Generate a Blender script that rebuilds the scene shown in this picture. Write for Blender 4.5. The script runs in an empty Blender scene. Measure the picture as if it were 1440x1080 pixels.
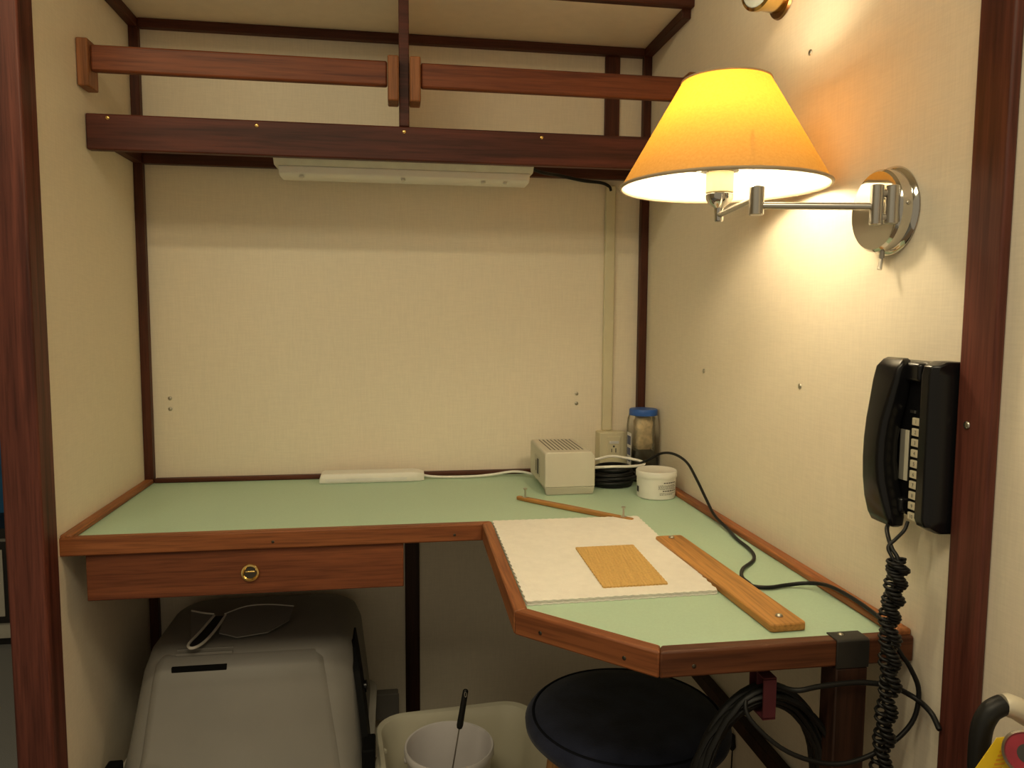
import bpy, bmesh, math, random
from mathutils import Vector, Matrix
random.seed(7)
PI = math.pi
C = bpy.context.scene.collection
W = 1.25            # nook width; back wall y = 0, left wall x = 0; desk top z = 0 (all lifted at the end)
LIFT = 0.75
FL = -LIFT          # floor
CEIL = 1.36         # cabin ceiling

# ------------------------------------------------------------------ materials
def nd(nt, t, **kw):
    n = nt.nodes.new(t)
    for k, v in kw.items():
        setattr(n, k, v)
    return n
def base(name):
    m = bpy.data.materials.new(name); m.use_nodes = True
    nt = m.node_tree
    return m, nt, nt.nodes['Principled BSDF']
def ramp(nt, stops):
    r = nd(nt, 'ShaderNodeValToRGB')
    e = r.color_ramp.elements
    e[0].position, e[0].color = stops[0][0], (*stops[0][1], 1)
    e[1].position, e[1].color = stops[-1][0], (*stops[-1][1], 1)
    for p, c in stops[1:-1]:
        x = e.new(p); x.color = (*c, 1)
    return r
def mat(name, col, rough=.5, metal=0., var=.06, scale=30., bump=0., bscale=200., spec=.5, trans=0., coat=0., sheen=0.):
    m, nt, b = base(name)
    tc = nd(nt, 'ShaderNodeTexCoord')
    n = nd(nt, 'ShaderNodeTexNoise'); n.inputs['Scale'].default_value = scale; n.inputs['Detail'].default_value = 4
    nt.links.new(tc.outputs['Object'], n.inputs['Vector'])
    lo = tuple(max(0, c*(1-var)) for c in col); hi = tuple(min(1, c*(1+var)) for c in col)
    r = ramp(nt, [(.3, lo), (.7, hi)])
    nt.links.new(n.outputs['Fac'], r.inputs['Fac']); nt.links.new(r.outputs['Color'], b.inputs['Base Color'])
    b.inputs['Roughness'].default_value = rough; b.inputs['Metallic'].default_value = metal
    b.inputs['Specular IOR Level'].default_value = spec
    b.inputs['Transmission Weight'].default_value = trans
    b.inputs['Coat Weight'].default_value = coat
    b.inputs['Sheen Weight'].default_value = sheen
    if bump:
        n2 = nd(nt, 'ShaderNodeTexNoise'); n2.inputs['Scale'].default_value = bscale; n2.inputs['Detail'].default_value = 3
        nt.links.new(tc.outputs['Object'], n2.inputs['Vector'])
        bp = nd(nt, 'ShaderNodeBump'); bp.inputs['Strength'].default_value = bump; bp.inputs['Distance'].default_value = .002
        nt.links.new(n2.outputs['Fac'], bp.inputs['Height']); nt.links.new(bp.outputs['Normal'], b.inputs['Normal'])
    return m
def wood(name, dark, light, axis='x', rough=.5, coat=.04, rot=0):
    m, nt, b = base(name)
    tc = nd(nt, 'ShaderNodeTexCoord'); oi = nd(nt, 'ShaderNodeObjectInfo')
    mp = nd(nt, 'ShaderNodeMapping')
    s = {'x': (2.2, 42, 42), 'y': (42, 2.2, 42), 'z': (42, 42, 2.2)}[axis]
    mp.inputs['Scale'].default_value = s
    ad = nd(nt, 'ShaderNodeVectorMath', operation='ADD')
    mu = nd(nt, 'ShaderNodeMath', operation='MULTIPLY'); mu.inputs[1].default_value = 9
    nt.links.new(oi.outputs['Random'], mu.inputs[0])
    nt.links.new(tc.outputs['Object'], ad.inputs[0]); nt.links.new(mu.outputs[0], ad.inputs[1])
    if rot:
        mr = nd(nt, 'ShaderNodeMapping'); mr.inputs['Rotation'].default_value = (0, 0, rot)
        nt.links.new(ad.outputs[0], mr.inputs['Vector']); ad = mr
    nt.links.new(ad.outputs[0], mp.inputs['Vector'])
    n = nd(nt, 'ShaderNodeTexNoise'); n.inputs['Scale'].default_value = 1; n.inputs['Detail'].default_value = 5; n.inputs['Distortion'].default_value = .6
    nt.links.new(mp.outputs[0], n.inputs['Vector'])
    mid = tuple((a+c)/2 for a, c in zip(dark, light))
    r = ramp(nt, [(.28, dark), (.5, mid), (.72, light)])
    nt.links.new(n.outputs['Fac'], r.inputs['Fac'])
    mp2 = nd(nt, 'ShaderNodeMapping')
    mp2.inputs['Scale'].default_value = tuple(v*(6 if v > 10 else 5) for v in s)
    nt.links.new(ad.outputs[0], mp2.inputs['Vector'])
    n2 = nd(nt, 'ShaderNodeTexNoise'); n2.inputs['Scale'].default_value = 1; n2.inputs['Detail'].default_value = 2
    nt.links.new(mp2.outputs[0], n2.inputs['Vector'])
    r2 = ramp(nt, [(.35, (.72, .72, .72)), (.55, (1, 1, 1))])
    nt.links.new(n2.outputs['Fac'], r2.inputs['Fac'])
    mx = nd(nt, 'ShaderNodeMix', data_type='RGBA', blend_type='MULTIPLY'); mx.inputs['Factor'].default_value = 1
    nt.links.new(r.outputs['Color'], mx.inputs['A']); nt.links.new(r2.outputs['Color'], mx.inputs['B'])
    nt.links.new(mx.outputs['Result'], b.inputs['Base Color'])
    b.inputs['Roughness'].default_value = rough; b.inputs['Coat Weight'].default_value = coat; b.inputs['Coat Roughness'].default_value = .3; b.inputs['Specular IOR Level'].default_value = .25
    bp = nd(nt, 'ShaderNodeBump'); bp.inputs['Strength'].default_value = .12; bp.inputs['Distance'].default_value = .001
    nt.links.new(n2.outputs['Fac'], bp.inputs['Height']); nt.links.new(bp.outputs['Normal'], b.inputs['Normal'])
    return m
def linen(name, col, rough=.55, plane='xz'):
    """laminate with a faint woven linen print"""
    m, nt, b = base(name)
    tc = nd(nt, 'ShaderNodeTexCoord')
    a = {'x': (500, 500, 500)}
    def streak(sc):
        mp = nd(nt, 'ShaderNodeMapping'); mp.inputs['Scale'].default_value = sc
        nt.links.new(tc.outputs['Object'], mp.inputs['Vector'])
        n = nd(nt, 'ShaderNodeTexNoise'); n.inputs['Scale'].default_value = 1; n.inputs['Detail'].default_value = 2
        nt.links.new(mp.outputs[0], n.inputs['Vector']); return n
    n1 = streak((30, 30, 420)); n2 = streak((420, 420, 30))
    ad = nd(nt, 'ShaderNodeMath', operation='ADD')
    nt.links.new(n1.outputs['Fac'], ad.inputs[0]); nt.links.new(n2.outputs['Fac'], ad.inputs[1])
    hf = nd(nt, 'ShaderNodeMath', operation='MULTIPLY'); hf.inputs[1].default_value = .5
    nt.links.new(ad.outputs[0], hf.inputs[0])
    lo = tuple(c*.965 for c in col); hi = tuple(min(1, c*1.03) for c in col)
    r = ramp(nt, [(.38, lo), (.62, hi)])
    nt.links.new(hf.outputs[0], r.inputs['Fac']); nt.links.new(r.outputs['Color'], b.inputs['Base Color'])
    b.inputs['Roughness'].default_value = rough; b.inputs['Specular IOR Level'].default_value = .35
    return m

WALL = (.83, .745, .60)
M = {
 'wall': linen('cream_linen_laminate', WALL),
 'room': mat('cabin_cream_paint', (.62, .55, .40), .6),
 'green': mat('green_laminate', (.44, .60, .45), .45, var=.03, scale=300, spec=.35),
 'mahog_x': wood('mahogany_x', (.045, .013, .008), (.115, .032, .016), 'x'),
 'mahog_y': wood('mahogany_y', (.045, .013, .008), (.115, .032, .016), 'y'),
 'mahog_z': wood('mahogany_z', (.045, .013, .008), (.115, .032, .016), 'z'),
 'post': wood('reddish_post_wood', (.055, .014, .010), (.17, .050, .034), 'z'),
 'board': wood('dark_board_wood', (.042, .011, .008), (.125, .032, .020), 'x'),
 'teak_x': wood('teak_x', (.17, .050, .018), (.36, .125, .042), 'x'),
 'teak_y': wood('teak_y', (.20, .064, .023), (.42, .155, .052), 'y'),
 'teak_d': wood('teak_d', (.17, .050, .018), (.36, .125, .042), 'x', rot=math.radians(45.5)),
 'rail': wood('rail_teak', (.11, .028, .012), (.25, .072, .027), 'x'),
 'block': wood('block_teak', (.20, .075, .028), (.38, .15, .06), 'z'),
 'drawer': wood('drawer_teak', (.12, .034, .014), (.27, .085, .032), 'x'),
 'golden_x': wood('golden_wood_x', (.34, .155, .040), (.56, .27, .075), 'x', coat=.05),
 'golden_y': wood('golden_wood_y', (.34, .155, .040), (.56, .27, .075), 'y', coat=.05),
 'stoolleg': wood('stool_wood', (.36, .17, .06), (.60, .33, .13), 'z'),
 'chrome': mat('chrome', (.62, .60, .56), .10, 1., .02),
 'nickel': mat('brushed_nickel', (.55, .53, .49), .28, 1., .04),
 'steel': mat('screw_steel', (.55, .52, .45), .3, 1., .05),
 'brass': mat('polished_brass', (.80, .56, .20), .16, 1., .03),
 'agedbrass': mat('dark_brass', (.30, .17, .07), .3, 1., .08),
 'darkmetal': mat('dark_recess_metal', (.10, .09, .07), .35, 1., .05),
 'white': mat('white_plastic', (.80, .78, .72), .42, var=.02),
 'fixture': mat('aged_white_enamel', (.70, .68, .58), .45, var=.06, scale=40),
 'offwhite': mat('ivory_plastic', (.68, .62, .43), .45, var=.02),
 'beigebox': mat('warm_grey_plastic', (.62, .58, .48), .5, var=.02, bump=.15, bscale=900),
 'beigebase': mat('warm_grey_plastic_base', (.50, .47, .38), .5, var=.02),
 'vent': mat('vent_slot', (.12, .11, .09), .7),
 'black': mat('black_gloss_plastic', (.006, .006, .007), .25, var=.02, spec=.35),
 'blackm': mat('black_rubber', (.010, .010, .010), .45, var=.1, spec=.3),
 'cable': mat('black_cable', (.010, .010, .010), .45, var=.1, spec=.25),
 'strapm': mat('black_bracket_paint', (.018, .017, .015), .45, var=.15),
 'legm': wood('dark_leg_wood', (.018, .008, .005), (.055, .022, .013), 'z'),
 'key': mat('phone_key', (.78, .70, .52), .45, var=.02),
 'card': mat('paper_card', (.70, .66, .52), .6, var=.05),
 'cardg': mat('grey_window', (.22, .21, .18), .3),
 'matteblack': mat('matte_black_plastic', (.004, .004, .004), .7, spec=.1),
 'ink': mat('ink', (.03, .03, .03), .6),
 'pad': mat('white_foam_pad', (.86, .83, .77), .85, var=.03, scale=60, bump=.5, bscale=260),
 'tan': mat('tan_mesh', (.60, .36, .105), .8, var=.12, scale=300, bump=.5, bscale=400),
 'grey': mat('grey_plastic', (.215, .203, .183), .5, var=.05, scale=8),
 'greyd': mat('dark_grey_plastic', (.20, .19, .175), .5, var=.05, scale=8),
 'greyl': mat('pale_grey_plastic', (.62, .59, .53), .45, var=.03),
 'tub': mat('cream_tub_plastic', (.66, .62, .49), .45, var=.04, scale=12),
 'bucket': mat('white_bucket_plastic', (.74, .70, .70), .38, var=.02),
 'navy': mat('navy_suede', (.022, .026, .050), .95, var=.4, scale=16, bump=.3, bscale=500, spec=.1, sheen=.15),
 'maroon': mat('maroon_webbing', (.075, .008, .014), .8, var=.1),
 'blue': mat('blue_lid_plastic', (.02, .10, .42), .4, var=.05),
 'clear': None,
 'crumple': mat('crumpled_bag', (.62, .50, .32), .35, var=.35, scale=70, bump=.8, bscale=60),
 'darkfill': mat('dark_fill', (.10, .10, .08), .6, var=.3, scale=80),
 'labelw': mat('label_white', (.75, .74, .72), .5),
 'labelb': mat('label_print', (.08, .10, .22), .5),
 'carpet': mat('grey_carpet', (.28, .29, .31), .95, var=.25, scale=500, bump=.6, bscale=700),
 'floor': mat('brown_floor', (.24, .175, .125), .8, var=.2, scale=60),
 'blackframe': mat('black_frame', (.015, .014, .014), .4),
 'cabwhite': mat('cabinet_white', (.55, .53, .47), .5),
 'curtain': mat('blue_cloth', (.02, .13, .32), .8, var=.3, scale=10),
 'yellow': mat('yellow_tag', (.82, .56, .02), .5, var=.05, scale=50),
 'orangeink': mat('orange_print', (.72, .30, .02), .6),
 'gauge': mat('gauge_red', (.30, .02, .035), .35, var=.2, scale=60),
 'gaugeb': mat('gauge_black', (.04, .035, .03), .4),
 'cylinder': mat('extinguisher_red', (.45, .02, .02), .3),
 'rim': mat('shade_trim_cloth', (.42, .33, .22), .8),
 'cupcream': mat('candle_sleeve', (.80, .68, .40), .5, var=.02),
}
def glassmat(name, col, rough, alpha_mix):
    m, nt, b = base(name)
    out = nt.nodes['Material Output']
    tr = nd(nt, 'ShaderNodeBsdfTransparent'); tr.inputs['Color'].default_value = (*col, 1)
    gl = nd(nt, 'ShaderNodeBsdfGlossy'); gl.inputs['Roughness'].default_value = rough
    fr = nd(nt, 'ShaderNodeFresnel'); fr.inputs['IOR'].default_value = 1.45
    ma = nd(nt, 'ShaderNodeMath', operation='MULTIPLY_ADD'); ma.inputs[1].default_value = .9; ma.inputs[2].default_value = alpha_mix
    nt.links.new(fr.outputs[0], ma.inputs[0])
    mx = nd(nt, 'ShaderNodeMixShader')
    nt.links.new(ma.outputs[0], mx.inputs['Fac']); nt.links.new(tr.outputs[0], mx.inputs[1]); nt.links.new(gl.outputs[0], mx.inputs[2])
    nt.links.new(mx.outputs[0], out.inputs['Surface']); nt.nodes.remove(b)
    return m
def ribbed(name, col):
    m = mat(name, col, .8, var=.10, scale=300)
    nt = m.node_tree; b = nt.nodes['Principled BSDF']
    tc = nd(nt, 'ShaderNodeTexCoord'); mp = nd(nt, 'ShaderNodeMapping'); mp.inputs['Rotation'].default_value = (0, 0, .12)
    nt.links.new(tc.outputs['Object'], mp.inputs['Vector'])
    w = nd(nt, 'ShaderNodeTexWave'); w.inputs['Scale'].default_value = 62; w.inputs['Distortion'].default_value = .6
    nt.links.new(mp.outputs[0], w.inputs['Vector'])
    bp = nd(nt, 'ShaderNodeBump'); bp.inputs['Strength'].default_value = .55; bp.inputs['Distance'].default_value = .0015
    nt.links.new(w.outputs['Fac'], bp.inputs['Height']); nt.links.new(bp.outputs['Normal'], b.inputs['Normal'])
    return m
M['tan'] = ribbed('tan_ribbed_mesh', (.62, .385, .12))
M['clear'] = glassmat('clear_plastic', (.93, .93, .90), .12, .04)
M['lens'] = mat('frosted_lens', (.50, .54, .50), .18, var=.1, scale=60, coat=.5)
def shademat():
    m, nt, b = base('lamp_shade_fabric'); out = nt.nodes['Material Output']
    ge = nd(nt, 'ShaderNodeNewGeometry')
    tc = nd(nt, 'ShaderNodeTexCoord')
    n = nd(nt, 'ShaderNodeTexNoise'); n.inputs['Scale'].default_value = 260
    nt.links.new(tc.outputs['Object'], n.inputs['Vector'])
    rr = ramp(nt, [(.3, (.47, .31, .14)), (.7, (.53, .36, .17))])
    nt.links.new(n.outputs['Fac'], rr.inputs['Fac'])
    dm = nd(nt, 'ShaderNodeMix', data_type='RGBA')
    nt.links.new(ge.outputs['Backfacing'], dm.inputs['Factor'])
    nt.links.new(rr.outputs['Color'], dm.inputs['A']); dm.inputs['B'].default_value = (.88, .86, .80, 1)
    d = nd(nt, 'ShaderNodeBsdfDiffuse'); nt.links.new(dm.outputs['Result'], d.inputs['Color'])
    t = nd(nt, 'ShaderNodeBsdfTranslucent'); t.inputs['Color'].default_value = (1.0, .42, .025, 1)
    mx = nd(nt, 'ShaderNodeMixShader'); mx.inputs['Fac'].default_value = .125
    nt.links.new(d.outputs[0], mx.inputs[1]); nt.links.new(t.outputs[0], mx.inputs[2])
    nt.links.new(mx.outputs[0], out.inputs['Surface']); nt.nodes.remove(b)
    return m
M['shade'] = shademat()
def emis(name, col, st):
    m, nt, b = base(name)
    b.inputs['Base Color'].default_value = (*col, 1)
    b.inputs['Emission Color'].default_value = (*col, 1); b.inputs['Emission Strength'].default_value = st
    return m
M['bulb'] = emis('lit_bulb_glass', (1, .82, .53), 118)

# ------------------------------------------------------------------ geometry helpers (world coordinates in, local meshes out)
def NB(): return bmesh.new()
def box(bm, x0, x1, y0, y1, z0, z1):
    v = [bm.verts.new((x, y, z)) for x in (x0, x1) for y in (y0, y1) for z in (z0, z1)]
    for f in ((0,1,3,2), (4,6,7,5), (0,4,5,1), (2,3,7,6), (0,2,6,4), (1,5,7,3)):
        bm.faces.new([v[i] for i in f])
    return v
def hexa(bm, lo, hi):
    """lo, hi: four points each (loops)"""
    a = [bm.verts.new(p) for p in lo]; b = [bm.verts.new(p) for p in hi]
    n = len(a)
    bm.faces.new(a[::-1]); bm.faces.new(b)
    for i in range(n):
        j = (i+1) % n
        bm.faces.new((a[i], a[j], b[j], b[i]))
def prism(bm, poly, z0, z1):
    hexa(bm, [(x, y, z0) for x, y in poly], [(x, y, z1) for x, y in poly])
def loft(bm, loops, cap0=True, cap1=True, closed=True):
    R = [[bm.verts.new(p) for p in l] for l in loops]
    n = len(R[0])
    for a, b in zip(R, R[1:]):
        for i in range(n if closed else n-1):
            j = (i+1) % n
            bm.faces.new((a[i], a[j], b[j], b[i]))
    if cap0: bm.faces.new(R[0][::-1])
    if cap1: bm.faces.new(R[-1])
    return R
def frame(d):
    d = Vector(d).normalized()
    u = d.cross(Vector((0, 0, 1)))
    if u.length < 1e-3: u = d.cross(Vector((0, 1, 0)))
    u.normalize(); return u, d.cross(u)
def smooth(pts, k=8):
    P = [Vector(p) for p in pts]; out = []
    P = [P[0]*2-P[1]] + P + [P[-1]*2-P[-2]]
    for i in range(1, len(P)-2):
        for s in range(k):
            t = s/k
            a, b, c, d = P[i-1:i+3]
            out.append(.5*((2*b)+(c-a)*t+(2*a-5*b+4*c-d)*t*t+(3*b-a-3*c+d)*t**3))
    out.append(P[-2]); return out
def tube(bm, pts, r, seg=8, cap=True):
    P = [Vector(p) for p in pts]
    R = r if isinstance(r, (list, tuple)) else [r]*len(P)
    loops = []; u = None
    for i, p in enumerate(P):
        t = (P[min(i+1, len(P)-1)]-P[max(i-1, 0)])
        if t.length < 1e-9: t = Vector((0, 0, 1))
        t.normalize()
        if u is None: u, _ = frame(t)
        else:
            u = u - t*u.dot(t)
            if u.length < 1e-6: u, _ = frame(t)
            u.normalize()
        v = t.cross(u)
        loops.append([p+(u*math.cos(a)+v*math.sin(a))*R[i] for a in (2*PI*k/seg for k in range(seg))])
    loft(bm, loops, cap, cap)
def lathe(bm, prof, c, ax=(0, 0, 1), seg=32, cap0=True, cap1=True):
    """prof: (radius, height along ax)"""
    ax = Vector(ax).normalized(); u, v = frame(ax); c = Vector(c)
    loops = [[c+ax*h+(u*math.cos(a)+v*math.sin(a))*max(r, 1e-5) for a in (2*PI*k/seg for k in range(seg))] for r, h in prof]
    loft(bm, loops, cap0, cap1)
def torus(bm, c, rx, ry, r, tilt=0, seg=40, ax=(0, 0, 1)):
    ax = Vector(ax).normalized(); u, v = frame(ax); c = Vector(c)
    pts = [c+u*rx*math.cos(a)+v*ry*math.sin(a)+ax*tilt*math.sin(a+1.) for a in (2*PI*k/seg for k in range(seg+1))]
    tube(bm, pts, r, 7)
def rrect(cx, cy, hx, hy, r, n=5, rot=0):
    out = []
    for (sx, sy, a0) in ((1, 1, 0), (-1, 1, 90), (-1, -1, 180), (1, -1, 270)):
        for k in range(n+1):
            a = math.radians(a0+90*k/n)
            x, y = sx*(hx-r)+r*math.cos(a), sy*(hy-r)+r*math.sin(a)
            out.append((cx+x*math.cos(rot)-y*math.sin(rot), cy+x*math.sin(rot)+y*math.cos(rot)))
    return out

def finish(name, bm, m, parent=None, loc=None, bevel=0, segs=2, sm=35, label=None):
    bmesh.ops.recalc_face_normals(bm, faces=bm.faces)
    for f in bm.faces: f.smooth = True
    for e in bm.edges:
        if len(e.link_faces) == 2 and e.calc_face_angle(0) > math.radians(sm): e.smooth = False
    if parent is not None: org = parent['_o']
    elif loc is not None: org = loc
    else:
        xs = [v.co for v in bm.verts]
        org = (sum(v.x for v in xs)/len(xs), sum(v.y for v in xs)/len(xs), min(v.z for v in xs))
    o_ = Vector(org)
    bmesh.ops.translate(bm, verts=bm.verts, vec=-o_)
    me = bpy.data.meshes.new(name); bm.to_mesh(me); bm.free()
    me.materials.append(m)
    o = bpy.data.objects.new(name, me); C.objects.link(o)
    if parent is not None: o.parent = parent
    else: o.location = o_
    o['_o'] = tuple(o_)
    if bevel:
        md = o.modifiers.new('edge', 'BEVEL'); md.width = bevel; md.segments = segs; md.limit_method = 'ANGLE'; md.angle_limit = math.radians(40)
    if label: o['label'] = label
    return o
def thing(name, label, cat, loc, group=None):
    o = bpy.data.objects.new(name, None); C.objects.link(o); o.location = loc; o.empty_display_size = .02
    o['label'] = label; o['category'] = cat; o['_o'] = tuple(loc)
    if group: o['group'] = group
    return o
def tag(o, label, cat, group=None):
    o['label'] = label; o['category'] = cat
    if group: o['group'] = group
    return o
def struct(name, bm, m, bevel=0):
    o = finish(name, bm, m, bevel=bevel); o['kind'] = 'structure'; return o
def sbox(name, m, *b, bevel=0):
    bm = NB(); box(bm, *b); return struct(name, bm, m, bevel)
def pbox(name, m, par, *b, bevel=.001, label=None):
    bm = NB(); box(bm, *b); return finish(name, bm, m, par, bevel=bevel, label=label)
SCREW = {}
def screw_mesh(key, r, h, m):
    """pan head with a slot, axis +z, origin at its base"""
    if key not in SCREW:
        bm = NB(); lathe(bm, [(r, 0), (r, h*.3), (r*.8, h*.75), (r*.4, h), (0, h)], (0, 0, 0), seg=14)
        bmesh.ops.recalc_face_normals(bm, faces=bm.faces)
        for f in bm.faces: f.smooth = True
        me = bpy.data.meshes.new('screw'); bm.to_mesh(me); bm.free(); me.materials.append(m); SCREW[key] = me
    return SCREW[key]
def screw(p, axis, parent=None, r=.0035, h=.002, m=None, key='steel', name='screw'):
    me = screw_mesh(key+str(r), r, h, m or M['steel'])
    o = bpy.data.objects.new(name, me); C.objects.link(o)
    q = Vector((0, 0, 1)).rotation_difference(Vector(axis))
    o.rotation_mode = 'QUATERNION'; o.rotation_quaternion = q
    if parent is not None: o.parent = parent; o.location = Vector(p)-Vector(parent['_o'])
    else: o.location = p
    o['_o'] = tuple(p)
    return o
def text_bm(s, size, origin, right, up, depth=.0003):
    cu = bpy.data.curves.new('t', 'FONT'); cu.body = s; cu.size = size; cu.align_x = 'CENTER'; cu.align_y = 'CENTER'
    to = bpy.data.objects.new('t', cu); C.objects.link(to)
    dg = bpy.context.evaluated_depsgraph_get(); me = bpy.data.meshes.new_from_object(to.evaluated_get(dg))
    bm = NB(); bm.from_mesh(me)
    r, u = Vector(right).normalized(), Vector(up).normalized(); n = r.cross(u)
    for v in bm.verts: v.co = Vector(origin)+r*v.co.x+u*v.co.y+n*depth
    bpy.data.objects.remove(to); bpy.data.curves.remove(cu); bpy.data.meshes.remove(me)
    return bm

# ------------------------------------------------------------------ setting
YF = -2.15
sbox('floor', M['floor'], -.05, W+.05, YF, .05, FL-.05, FL)
sbox('floor', M['carpet'], -2.2, -.05, YF, 1.25, FL-.05, FL)
sbox('wall_back', M['wall'], -.06, W+.06, 0, .05, FL, CEIL)
sbox('wall_right', M['wall'], W, W+.05, YF, 0, FL, CEIL)
sbox('wall_left', M['wall'], -.054, 0, -.51, 0, FL, CEIL)
sbox('wall_left_room', M['room'], -2.25, -2.2, YF, 1.25, FL, CEIL)
sbox('wall_back_room', M['room'], -2.2, -.054, 1.2, 1.25, FL, CEIL)
sbox('wall_side_room', M['room'], -.058, -.0545, .05, 1.2, FL, CEIL)
sbox('ceiling', M['room'], -2.2, W+.05, YF, 1.25, CEIL, CEIL+.05)
S = 1.084           # soffit height
sbox('ceiling', M['wall'], 0, W, -.275, 0, S, S+.02)
# wood trims of the nook
T = .0205
sbox('trim_1', M['mahog_z'], 0, T, -T, 0, FL, S, bevel=.002)
sbox('trim_2', M['mahog_z'], W-T, W, -T, 0, FL, S, bevel=.002)
sbox('trim_3', M['mahog_x'], T, W-T, -T, 0, S-T, S, bevel=.002)
sbox('trim_4', M['mahog_y'], 0, T, -.275, -T, S-T, S, bevel=.002)
sbox('trim_5', M['mahog_y'], W-T, W, -.275, -T, S-T, S, bevel=.002)
sbox('trim_6', M['mahog_x'], 0, W, -.295, -.275, S-.003, S+.05, bevel=.002)
sbox('trim_7', M['mahog_z'], 1.131, 1.170, -.008, 0, .796, S-T, bevel=.002)
sbox('trim_8', M['legm'], .620, .657, -.008, 0, FL, -.02, bevel=.002)
sbox('trim_9', M['post'], -.057, .004, -.565, -.508, FL, CEIL, bevel=.004)
t10 = sbox('trim_10', M['post'], W-.012, W, -1.208, -1.156, FL, CEIL, bevel=.003)
sbox('trim_11', M['legm'], W-.02, W, -1.05, -T, -.372, -.345, bevel=.002)
# upper cabinet face above the soffit
sbox('wall_upper', M['wall'], 0, W, -.275, -.255, S+.02, CEIL)

# screws set in the walls
def wall_screw(p, ax, label):
    o = screw(p, ax, r=.0048, h=.0025, key='wall'); tag(o, label, 'screw', 'screws in the cream walls')
wall_screw((.059, 0, .204), (0, -1, 0), 'upper of the two screws in the back wall near the left corner')
wall_screw((.059, 0, .178), (0, -1, 0), 'lower of the two screws in the back wall near the left corner')
wall_screw((1.069, 0, .206), (0, -1, 0), 'upper of the two screws in the back wall above the beige vented box')
wall_screw((1.069, 0, .180), (0, -1, 0), 'lower of the two screws in the back wall above the beige vented box')
wall_screw((W, -.783, .824), (-1, 0, 0), 'screw high in the right wall between brass fitting and lamp shade')
wall_screw((W, -.400, .293), (-1, 0, 0), 'screw in the right wall nearest the back corner')
wall_screw((W, -.791, .296), (-1, 0, 0), 'screw in the right wall between corner and black telephone')
wall_screw((W-.012, -1.174, .287), (-1, 0, 0), 'screw in the dark wooden post on the right beside the telephone')

# ------------------------------------------------------------------ overhead shelf
sh = thing('overhead_shelf', 'dark wooden shelf with a deep front board built across the nook', 'shelf', (W/2, -.15, .73))
YS = -.2955
pbox('shelf_panel', M['wall'], sh, .001, W-.001, YS+.02, -.0005, .782, .797)
fb = pbox('front_board', M['board'], sh, .001, W-.001, YS, YS+.02, .730, .800, bevel=.003)
for x, z in ((.042, .792), (.325, .789), (.621, .789), (.913, .789)):
    screw((x, YS, z), (0, -1, 0), fb, r=.0040, h=.0015, key='brass', m=M['brass'])
pbox('back_cleat', M['mahog_x'], sh, T+.001, W-T-.001, -T, -.0005, .757, .782)
pbox('side_cleat', M['mahog_y'], sh, .0005, T, YS+.02, -T-.001, .757, .782)
pbox('side_cleat', M['mahog_y'], sh, W-T, W-.0005, YS+.02, -T-.001, .757, .782)
dv = pbox('divider', M['wall'], sh, .613, .629, YS+.018, -.0005, .797, S-T-.0005)
pbox('front_strip', M['board'], dv, .611, .632, YS-.001, YS+.018, .800, S+.04, bevel=.002)
def rail_block(x0, x1):
    pbox('rail_block', M['block'], sh, x0, x1, -.328, YS+.02, .843, .933, bevel=.003)
rail_block(.0005, .022); rail_block(.588, .6105); rail_block(.6325, .655); rail_block(W-.022, W-.0005)
def rail(x0, x1, label):
    bm = NB(); box(bm, x0, x1, -.318, -.300, .874, .924)
    tag(finish('guard_rail', bm, M['rail'], bevel=.004), label, 'rail', 'guard rails above the shelf')
rail(.0225, .5875, 'teak guard rail over the shelf, left of the divider')
rail(.6555, W-.0225, 'teak guard rail over the shelf, running right behind the lamp shade')

# under-shelf light, switched off
ul = thing('under_shelf_light', 'off-white strip light fixture screwed under the overhead shelf', 'light', (.63, -.16, .705))
bm = NB()
loft(bm, [[(x, y, z) for y, z in ((-.212, .782), (-.212, .742), (-.200, .730), (-.110, .730), (-.100, .742), (-.100, .782))] for x in (.343, .912)])
finish('housing', bm, M['fixture'], ul, bevel=.002)
bm = NB()
loft(bm, [[(x, y, z) for y, z in ((-.200, .730), (-.196, .715), (-.185, .710), (-.130, .710), (-.118, .715), (-.112, .730))] for x in (.352, .905)])
finish('diffuser', bm, M['white'], ul, bevel=.002)
for x in (.40, .62, .80, .85):
    bm = NB(); lathe(bm, [(.005, 0), (.005, .004), (.002, .006)], (x, -.188, .711), (0, 0, -1), 12); finish('clip', bm, M['fixture'], ul)
bm = NB()
tube(bm, smooth([(.912, -.15, .752), (.95, -.12, .748), (1.0, -.07, .752), (1.07, -.035, .748), (1.12, -.02, .747), (1.143, -.013, .740), (1.149, -.012, .728)]), .0042, 8)
tag(finish('light_cable', bm, M['cable']), 'short black cable from the strip light to the cream conduit', 'cable')

# conduit and outlet
bm = NB(); box(bm, 1.136, 1.163, -.014, -.0003, .1085, .742)
tag(finish('cable_conduit', bm, M['offwhite'], bevel=.003), 'narrow cream cable conduit running down the back wall', 'conduit')
oc = thing('wall_outlet', 'cream surface mounted power outlet behind the beige vented box', 'outlet', (1.157, -.025, .002))
pbox('outlet_box', M['offwhite'], oc, 1.121, 1.193, -.046, -.0003, .002, .108, bevel=.003)
pl = pbox('cover_plate', M['offwhite'], oc, 1.120, 1.194, -.051, -.046, .001, .109, bevel=.002)
pbox('receptacle', M['offwhite'], oc, 1.139, 1.175, -.0535, -.051, .012, .098, bevel=.003)
pbox('label_strip', M['labelw'], oc, 1.145, 1.170, -.0545, -.0535, .080, .087, bevel=.0003)
bm = NB()
box(bm, 1.150, 1.1522, -.0540, -.0533, .058, .067); box(bm, 1.161, 1.1632, -.0540, -.0533, .057, .068)
lathe(bm, [(.0026, 0), (.0026, .0006)], (1.1567, -.0534, .073), (0, -1, 0), 12)
finish('slots', bm, M['ink'], oc)
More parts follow.
